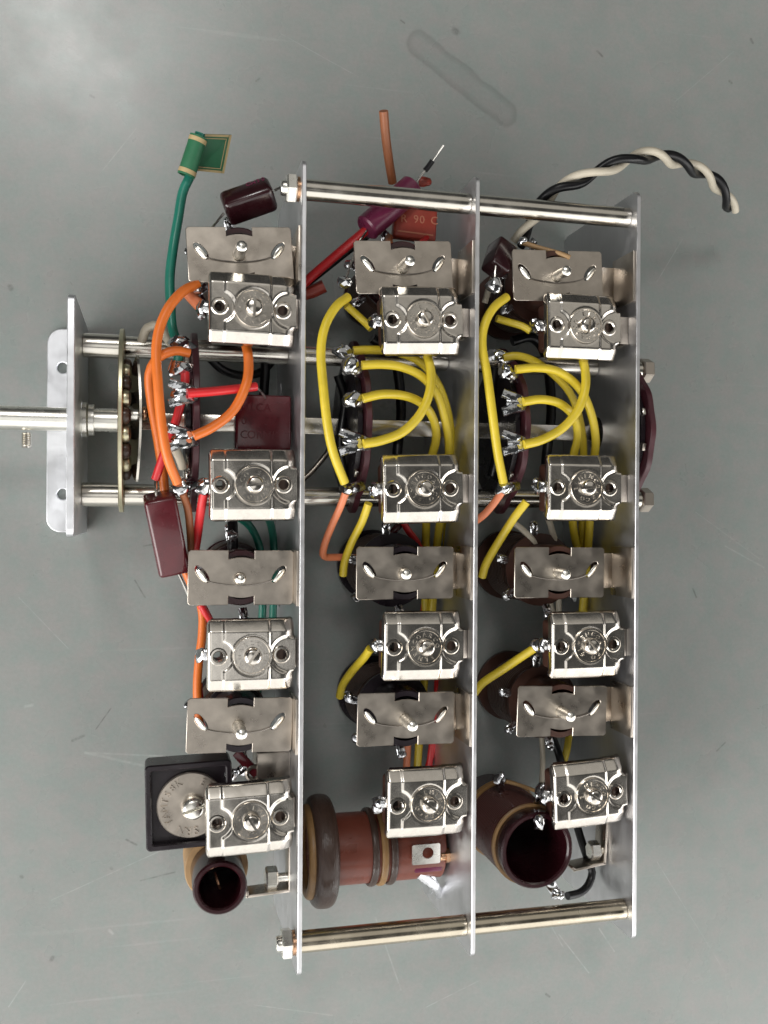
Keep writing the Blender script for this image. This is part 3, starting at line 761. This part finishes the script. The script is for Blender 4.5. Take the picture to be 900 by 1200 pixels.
# big square padder capacitor
def padder():
    c = P(222, 944, 33); ang = rad(1.5)
    M_ = Matrix.Translation(c) @ Matrix.Rotation(ang, 4, 'Z')
    w_ = 11.2; mb = MB()
    mb.extrude(rrect(-w_, -w_, w_, w_, 1.2, 4), [rrect(-w_ + 1.6, -w_ + 1.6, w_ - 1.6, w_ - 1.6, .6, 3)], -9, 0, M_, bev=.35)
    mb.extrude(rrect(-w_ + 1.4, -w_ + 1.4, w_ - 1.4, w_ - 1.4, .6, 3), [], -9, -2.2, M_)
    t = obj('padder_capacitor', mb, 'black_bakelite', label='large square black padder capacitor with round lettered disc')
    mb = MB(); ctr = M_ @ Vector((.3, -.2, -.6)); B = Matrix.Translation(ctr)
    mb.lathe([(0, 0), (8.4, 0), (8.7, -.3), (8.7, -1.2), (0, -1.2)], 56, B)
    ring_text(mb, 'SRN', 6.7, rad(283), rad(17), 2.9, .0, .42, B)
    ring_text(mb, 'YAMTS8K', 6.7, rad(217), rad(16.5), 2.6, .0, .42, B)
    ring_text(mb, 'ER', 6.7, rad(62), rad(17), 2.6, .0, .42, B)
    obj('dial_disc', mb, 'bright_nut' if 0 else 'tin', t)
    sm = screw_mesh(3.0, 3.6, .42); sm.materials.append(MATS['bright_nut'])
    place('adjusting_screw', sm, ctr + Vector((.6, -.2, 0)), rad(17) + math.pi / 2, 'bright_nut', t)
    mb = MB()
    for (u, v, s_) in ((271, 908, 1), (284, 902, 2)):
        mb.blob(P(u, v, 31), 1.7, 1.6, 1.4, s_, .2)
    obj('solder_lug', mb, 'solder', t)
    mb = MB(); mb.lathe([(1.3, 0), (2.2, 0), (2.4, .8), (1.9, 1.3), (1.3, 1.3)], 20, Matrix.Translation(P(297, 905, 31)), close=True); obj('eyelet', mb, 'tin', t)
    mb = MB(); a, b_ = P(278, 884, 33), P(300, 905, 30); d = b_ - a; mb.box((0, 0, 0), (d.length, 2.6, .9), .2, axis_mtx((a + b_) / 2, (0, 0, 1), d)); obj('strap', mb, 'maroon_bakelite', t)
    mb = MB(); a = P(318, 893, 28); mb.box(a, (9, 8, 10), .4); obj('terminal', mb, 'tin', t)
padder()

# ------------------------------------------------------------------ wires
WIRES = {}
def wire(name, pts, material, r=1.2, blobs=(), label=None, par=None):
    mb = MB(); mb.tube([P(*p) for p in pts], r, 12, True)
    o = obj(name, mb, material, par, label)
    for i, (u, v, z, s) in enumerate(blobs):
        mb = MB(); mb.blob(P(u, v, z), s * 1.1, s, s * .9, int(u + v), .2); obj('solder_joint', mb, 'solder', o)
    return o
OR, YE, RE, GR, BK, WH, BR, SA = 'orange_plastic', 'yellow_plastic', 'red_plastic', 'green_plastic', 'black_plastic', 'white_plastic', 'brown_plastic', 'salmon_plastic'
# left bay
wire('orange_wire', [(232, 333, 41), (215, 341, 43), (198, 360, 45), (187, 385, 46), (183, 412, 47), (185, 450, 48), (189, 495, 48), (196, 535, 47), (208, 566, 44)], OR, 1.25)
wire('orange_wire', [(222, 414, 42), (205, 411, 43), (186, 419, 43), (175, 438, 42), (177, 470, 40), (184, 510, 38), (191, 555, 34), (196, 600, 28), (206, 640, 24), (222, 680, 22), (236, 712, 22), (237, 742, 22), (233, 775, 22), (231, 812, 22), (234, 850, 20)], OR, 1.2)
wire('orange_wire', [(286, 396, 39), (291, 420, 42), (289, 448, 45), (274, 480, 46), (250, 500, 47), (227, 511, 47.5)], OR, 1.25)
wire('red_wire', [(216, 428, 43), (217, 446, 44), (213, 468, 44), (204, 500, 43), (193, 530, 42), (182, 562, 40)], RE, 1.1)
wire('red_wire', [(220, 461, 47), (245, 459, 46.5), (275, 456, 45), (300, 453, 43)], RE, 1.15)
wire('red_wire', [(239, 578, 43), (235, 600, 40), (231, 630, 34), (226, 665, 28), (226, 690, 25), (240, 716, 23), (252, 740, 20)], RE, 1.15, [(238, 573, 43.5, 1.7)])
wire('brown_wire', [(214, 578, 43), (220, 596, 40), (223, 625, 36), (224, 655, 30), (226, 690, 24)], BR, 1.0)
wire('pink_wire', [(233, 800, 20), (234, 815, 20), (240, 850, 18)], 'red_plastic', 1.0)
wire('green_wire', [(222, 208, 32), (214, 226, 32), (209, 255, 33), (203, 290, 34), (199, 325, 34), (200, 360, 35), (202, 385, 36), (210, 410, 38), (207, 430, 36)], GR, 1.25)
wire('green_wire', [(270, 600, 24), (294, 618, 22), (306, 650, 18), (308, 700, 16), (304, 780, 14), (300, 840, 14)], GR, 1.1)
wire('green_wire', [(308, 590, 24), (319, 622, 22), (321, 660, 18), (320, 720, 16), (316, 800, 14)], GR, 1.1)
wire('black_wire', [(246, 420, 22), (262, 434, 20), (284, 440, 18), (306, 436, 16), (322, 420, 16)], BK, 1.2)
wire('black_wire', [(309, 400, 18), (311, 430, 17), (309, 470, 16), (312, 520, 14)], BK, 1.4)
wire('black_wire', [(272, 606, 30), (273, 632, 31), (272, 650, 30)], BK, 1.4, [(272, 628, 33, 1.5)])
wire('white_wire', [(166, 400, 30), (173, 384, 32), (187, 382, 33), (194, 394, 32), (200, 402, 34)], WH, 1.2)
wire('white_wire', [(201, 519, 44), (210, 536, 42), (214, 548, 40)], WH, 1.1)
# middle bay
def bay(dx, f):
    pass
wire('yellow_wire', [(408, 348, 43), (394, 359, 45), (381, 382, 46.5), (376, 412, 47), (379, 455, 48), (384, 500, 48), (391, 532, 47), (404, 566, 44.5)], YE, 1.2, [(403, 331, 43, 1.9)])
wire('yellow_wire', [(406, 358, 38), (416, 367, 37), (427, 377, 37), (435, 385, 38)], YE, 1.05, [(439, 374, 40, 1.6)])
wire('yellow_wire', [(414, 411, 40), (432, 410, 40), (462, 412, 38), (492, 424, 36), (512, 448, 34), (524, 480, 32), (529, 515, 30), (527, 550, 28), (524, 620, 22), (520, 700, 18), (517, 780, 16)], YE, 1.15)
wire('yellow_wire', [(424, 428, 44), (447, 427, 44), (470, 430, 43), (494, 441, 42), (512, 462, 40), (521, 490, 38), (526, 520, 35), (524, 555, 31), (512, 640, 22), (506, 720, 18)], YE, 1.2)
wire('yellow_wire', [(425, 467, 46.5), (448, 462, 46), (475, 464, 44), (496, 474, 42), (508, 492, 39), (511, 515, 36), (504, 545, 32), (500, 600, 24), (498, 690, 18), (500, 760, 16), (494, 830, 14), (489, 900, 12)], YE, 1.2)
wire('yellow_wire', [(426, 520, 47.5), (447, 516, 47.2), (472, 506, 46.8), (492, 486, 46), (503, 461, 45), (505, 436, 43), (499, 412, 40)], YE, 1.25)
wire('salmon_wire', [(405, 578, 44), (398, 596, 42), (388, 618, 38), (380, 640, 34), (380, 652, 31), (398, 653, 29), (424, 654, 26)], SA, 1.0)
wire('yellow_wire', [(432, 590, 42), (424, 612, 39), (412, 636, 35), (404, 658, 31), (402, 674, 29)], YE, 1.1, [(440, 577, 42, 1.8)])
wire('yellow_wire', [(434, 760, 40), (427, 770, 37), (413, 786, 31), (402, 802, 25), (398, 816, 21)], YE, 1.15, [(440, 756, 41, 1.7), (408, 815, 22, 1.3)])
wire('red_wire', [(470, 600, 24), (476, 618, 24), (492, 642, 22), (500, 680, 18), (496, 740, 16), (515, 800, 16), (514, 850, 14), (500, 905, 12)], RE, 1.0)
wire('red_wire', [(446, 640, 20), (462, 622, 22), (476, 606, 22)], 'maroon_bakelite', 1.1)
wire('red_wire', [(522, 690, 18), (514, 760, 16), (511, 830, 14), (500, 920, 12)], RE, 1.0)
wire('salmon_wire', [(480, 840, 14), (478, 870, 13), (476, 905, 12), (474, 930, 10)], SA, 1.1)
wire('black_wire', [(404, 560, 28), (398, 520, 26), (404, 470, 24), (396, 440, 24)], BK, 1.3)
wire('grey_wire', [(350, 566, 14), (366, 552, 14), (384, 530, 14), (400, 505, 16)], 'tin', .8)
# right bay
wire('yellow_wire', [(594, 348, 43.5), (579, 360, 45), (568, 380, 46), (565, 405, 46), (571, 440, 46.5), (577, 485, 47), (583, 530, 46), (590, 566, 44.5)], YE, 1.2, [(580, 335, 43.5, 2.1)])
wire('yellow_wire', [(582, 373, 37), (598, 378, 37), (612, 382, 38), (622, 388, 39)], YE, 1.05, [(629, 380, 41, 1.9)])
wire('yellow_wire', [(590, 419, 39), (607, 417, 40), (628, 424, 40), (650, 440, 38), (670, 464, 36), (681, 500, 33), (684, 540, 30), (682, 620, 24), (686, 700, 18), (680, 760, 16)], YE, 1.1)
wire('yellow_wire', [(604, 433, 44.5), (630, 431, 45), (655, 436, 44), (678, 454, 42), (692, 482, 40), (698, 515, 37), (695, 550, 33), (690, 630, 26), (684, 700, 20), (676, 780, 16)], YE, 1.2)
wire('yellow_wire', [(613, 471, 46.5), (634, 468, 46), (656, 473, 44), (672, 488, 41), (677, 512, 38), (671, 545, 34), (672, 620, 26), (690, 690, 20)], YE, 1.2)
wire('yellow_wire', [(614, 521, 47), (636, 515, 47), (660, 501, 46.5), (678, 479, 46), (686, 453, 45), (685, 430, 43), (680, 414, 41)], YE, 1.25)
wire('salmon_wire', [(588, 577, 43.5), (577, 592, 42), (565, 605, 40), (548, 616, 36)], SA, 1.05)
wire('yellow_wire', [(617, 588, 42), (603, 606, 40), (585, 634, 36), (570, 660, 32), (565, 676, 30)], YE, 1.2, [(631, 565, 41, 1.7)])
wire('yellow_wire', [(626, 760, 41), (612, 769, 39), (590, 784, 36), (566, 800, 32), (556, 812, 29)], YE, 1.2, [(630, 756, 41, 1.9)])
wire('grey_wire', [(598, 610, 28), (616, 624, 28), (630, 644, 27), (640, 690, 22), (652, 730, 18)], WH, .9)
wire('grey_wire', [(640, 600, 28), (647, 622, 28), (653, 650, 26), (655, 720, 20)], WH, .9)
wire('black_wire', [(640, 852, 26), (649, 868, 26), (656, 888, 26), (664, 920, 24), (674, 960, 24), (683, 990, 26), (692, 1016, 28)], BK, 1.2)
wire('white_wire', [(634, 850, 24), (636, 890, 24), (634, 930, 24)], WH, .8)
wire('yellow_wire', [(668, 850, 20), (664, 880, 20), (656, 905, 18)], YE, 1.1)
wire('yellow_wire', [(718, 845, 12), (727, 870, 12), (738, 892, 12)], YE, .8)
wire('black_wire', [(690, 1012, 27), (694, 1022, 27), (690, 1036, 28), (680, 1046, 30), (665, 1050, 32)], BK, 1.15, [(657, 1049, 33, 1.2)])
wire('bare_wire', [(594, 916, 26), (612, 921, 30), (628, 927, 36)], 'tan_ceramic', .55)
wire('black_wire', [(576, 560, 26), (584, 520, 24), (576, 470, 24), (580, 430, 26)], BK, 1.6)
wire('black_wire', [(640, 590, 24), (640, 540, 22), (646, 480, 20), (640, 420, 20), (624, 396, 22), (600, 400, 22)], BK, 1.5)
wire('black_wire', [(470, 590, 24), (465, 540, 20), (470, 480, 18), (462, 420, 20), (436, 396, 22)], BK, 1.5)
# twisted black and white pair
path = catmull([P(*p) for p in ((606, 286, 34), (628, 252, 36), (652, 222, 40), (690, 206, 42), (730, 190, 42), (764, 182, 40), (800, 192, 34), (832, 208, 28), (850, 230, 22), (858, 246, 16))], .8)
def helix(path, ph, r, pitch):
    out = []; s = 0
    for i, p in enumerate(path):
        t = (path[min(i + 1, len(path) - 1)] - path[max(0, i - 1)]).normalized()
        a = Vector((0, 0, 1)); a = (a - t * a.dot(t)).normalized(); b = t.cross(a)
        th = ph + 2 * math.pi * s / pitch
        out.append(p + a * (r * math.cos(th)) + b * (r * math.sin(th)))
        if i + 1 < len(path): s += (path[i + 1] - p).length
    return out
for nm, mt, ph, rr in (('black_wire', BK, 1.2, 1.25), ('white_wire', WH, 1.2 + math.pi, 1.15)):
    mb = MB(); mb.tube(helix(path, ph, 1.25, 23.0), rr, 12, False); obj(nm, mb, mt, None, 'twisted %s lead of the loose pair' % nm.split('_')[0])
wire('white_wire', [(604, 288, 34), (590, 305, 32), (576, 330, 30), (568, 355, 28)], WH, .9)
wire('tan_wire', [(612, 284, 37), (630, 290, 39), (655, 297, 41), (668, 302, 42)], 'tan_ceramic', .7, [(613, 283, 37, 1.3)])

# ------------------------------------------------------------------ moulded capacitors, sleeves, tag
def moulded(a, b_, w_, h_, material, name='molded_capacitor', bev=.9, roll=0, text=None, label=None, round_=False):
    A, B = P(*a), P(*b_); d = B - A; m = axis_mtx((A + B) / 2, d, (0, 0, 1)) @ Matrix.Rotation(rad(roll), 4, 'Z')
    mb = MB()
    if round_: mb.lathe([(0, -d.length / 2), (w_ / 2 - .5, -d.length / 2), (w_ / 2, -d.length / 2 + .5), (w_ / 2, d.length / 2 - .5), (w_ / 2 - .5, d.length / 2), (0, d.length / 2)], 28, m)
    else: mb.box((0, 0, 0), (h_, w_, d.length), bev, m, 3)
    o = obj(name, mb, material, None, label)
    return o, m, d.length
def lead(pts, par, r=.35, material='lead_wire'):
    mb = MB(); mb.tube([P(*p) for p in pts], r, 8, True); return obj('lead', mb, material, par)
def print_on(o, m, L, h_, rows, material, size):
    mb = MB()
    for i, (txt, across, along) in enumerate(rows):
        org = m @ Vector((h_ / 2 + .02, across, along)); xd = m.to_3x3() @ Vector((0, 0, 1)); yd = m.to_3x3() @ Vector((0, 1, 0))
        line_text(mb, txt, org, xd, yd, size, .05)
    obj('printed_marking', mb, material, o)
o, m, L = moulded((263, 246, 34), (320, 226, 36), 6.6, 7.6, 'dark_bakelite', bev=1.4, roll=-38, label='dark maroon molded capacitor lying beside the end nut')
print_on(o, m, L, 7.6, (('CM30', -1.8, L / 2 - 5.5),), 'purple_bakelite', 1.9)
lead(((262, 250, 34), (254, 260, 35), (246, 270, 38), (240, 282, 40)), o); lead(((322, 223, 36), (328, 220, 37), (334, 216, 39)), o)
o, m, L = moulded((186, 580, 41), (204, 669, 35), 8.0, 8.6, 'maroon_bakelite', bev=1.1, label='long maroon molded capacitor hanging on a red wire')
lead(((183, 562, 40.5), (183, 574, 41), (184, 584, 41)), o, .45); lead(((205, 664, 34.5), (213, 680, 32), (224, 705, 28)), o, .4)
# square moulded mica in the left bay
c = P(309, 495, 36); mb = MB(); mb.box((c.x, c.y, 32.5), (14.6, 14.6, 7.0), .7, None, 3); o = obj('mica_capacitor', mb, 'maroon_bakelite', None, 'square maroon mica capacitor with moulded lettering')
mb = MB()
for i, tx in enumerate(('MICA', '00 5M', 'CORNL')):
    line_text(mb, tx, Vector((c.x - 5.2, c.y + 3.8 - i * 3.6, 36.0)), (1, 0, 0), (0, 1, 0), 3.0, .12, .68)
obj('moulded_lettering', mb, 'maroon_bakelite', o)
lead(((300, 454, 42), (306, 459, 40), (311, 466, 36)), o)
# red, purple and brown parts under the top spacer rod
o, m, L = moulded((429, 268, 34), (484, 219, 32), 7.4, 5.2, 'purple_bakelite', round_=True, label='purple molded capacitor slanting under the spacer rod')
lead(((430, 270, 34), (420, 285, 33), (411, 310, 36), (405, 328, 40)), o, .3); lead(((486, 216, 32), (498, 200, 34), (510, 184, 36), (520, 170, 38)), o, .3)
lead(((498, 200, 34), (502, 195, 34.5), (507, 188, 35.4)), o, .75, 'black_plastic')
c = P(487, 255, 30); mb = MB(); mz = Matrix.Translation((c.x, c.y, 29)) @ Matrix.Rotation(rad(-3), 4, 'Z')
mb.box((0, 0, 0), (12.4, 12.4, 3.6), .8, mz, 3); o = obj('mica_capacitor', mb, 'brick_bakelite', None, 'brick red mica capacitor with raised border and lettering')
mb = MB(); line_text(mb, 'R 90 C', Vector((c.x - 3.6, c.y - .8, 30.8)), (1, 0, 0), (0, 1, 0), 3.2, .1, .55)
mb.box((0, -4.6, 1.85), (10.4, .4, .2), 0, mz); mb.box((0, 3.6, 1.85), (10.4, .4, .2), 0, mz); obj('moulded_lettering', mb, 'cream_print', o)
lead(((456, 278, 31), (456, 285, 34), (459, 294, 38)), o, 1.1, 'brown_plastic'); lead(((503, 276, 29), (494, 284, 33), (484, 292, 38)), o, .8, 'red_plastic')
wire('red_wire', [(350, 338, 18), (372, 318, 22), (400, 294, 28), (424, 274, 32), (436, 264, 33)], RE, 1.3)
wire('black_wire', [(360, 332, 14), (385, 312, 18), (410, 292, 24), (430, 276, 29)], BK, 1.1)
wire('sleeved_wire', [(352, 345, 16), (365, 342, 17), (380, 335, 18)], 'brick_bakelite', 1.9)
wire('brown_wire', [(460, 214, 26), (456, 190, 30), (452, 160, 34), (449.5, 130, 38)], BR, 1.25)
mb = MB(); p = P(497, 213, 30); mb.blob(p, 2.2, 1.6, 1.2, 5, .2); obj('solder_joint', mb, 'brick_bakelite')
# little dark capacitor in the right bay
o, m, L = moulded((580, 318, 40), (589, 288, 36), 6.2, 6.2, 'dark_bakelite', bev=.9, roll=12, label='small dark maroon capacitor soldered above a yellow wire')
lead(((581, 312, 43), (580, 322, 43.4), (580, 333, 43.5)), o)
# T1 side resistor stub and top left lug
mb = MB(); mb.tube([P(222, 345, 38), P(236, 360, 40)], 1.6, 12, False); o = obj('resistor', mb, 'salmon_plastic'); 
mb = MB(); mb.blob(P(236, 368, 41), 1.2, 1.8, 1.2, 4, .2); mb.blob(P(232, 340, 41), 1.4, 1.2, 1.2, 6, .2); obj('solder_joint', mb, 'solder', o)
# green wire tag: tube sleeve round the wire end plus a folded flap
def tag():
    A, B = P(218, 206, 33), P(233, 160, 35); d = B - A; m = axis_mtx(A, d, (1, 0, 0)); Lh = d.length
    mb = MB(); mb.lathe([(2.0, 0), (2.3, 0), (2.3, Lh), (2.0, Lh)], 24, m, close=True); t = obj('wire_tag', mb, 'tag_green', None, 'green fabric flag wrapped round the end of the green wire')
    for z in (.5, Lh - 1.6):
        mb = MB(); mb.lathe([(2.31, z), (2.38, z), (2.38, z + 1.1), (2.31, z + 1.1)], 24, m, close=True); obj('tag_border', mb, 'tag_tan', t)
    q = [P(231, 200, 30), P(262, 203, 27), P(271, 158, 30), P(240, 157, 34)]
    mb = MB(); n = (q[1] - q[0]).cross(q[3] - q[0]).normalized() * .25
    mb.add([p - n for p in q] + [p + n for p in q], [(0, 3, 2, 1), (4, 5, 6, 7), (0, 1, 5, 4), (1, 2, 6, 5), (2, 3, 7, 6), (3, 0, 4, 7)])
    fl = obj('tag_flap', mb, 'tag_green', t)
    def lerp(a, b_, t_): return a + (b_ - a) * t_
    def pt(s_, t_): return lerp(lerp(q[0], q[1], s_), lerp(q[3], q[2], s_), t_)
    mb = MB(); n2 = n * 1.3
    for (s0, s1, t0, t1_) in ((0, .9, .0, .06), (0, .9, .94, 1.0), (.92, 1.0, 0, 1), (0, .84, .88, .90), (.82, .84, .12, .88), (0, .84, .10, .12)):
        vs = [pt(s0, t0) + n2, pt(s1, t0) + n2, pt(s1, t1_) + n2, pt(s0, t1_) + n2, pt(s0, t0), pt(s1, t0), pt(s1, t1_), pt(s0, t1_)]
        mb.add(vs, [(0, 1, 2, 3), (4, 7, 6, 5), (0, 4, 5, 1), (1, 5, 6, 2), (2, 6, 7, 3), (3, 7, 4, 0)])
    obj('tag_border', mb, 'tag_tan', fl)
    mb = MB(); mb.tube([P(226, 185, 34), P(234.5, 156, 35.3)], 1.3, 12, False); obj('green_wire', mb, 'green_plastic', t)
tag()
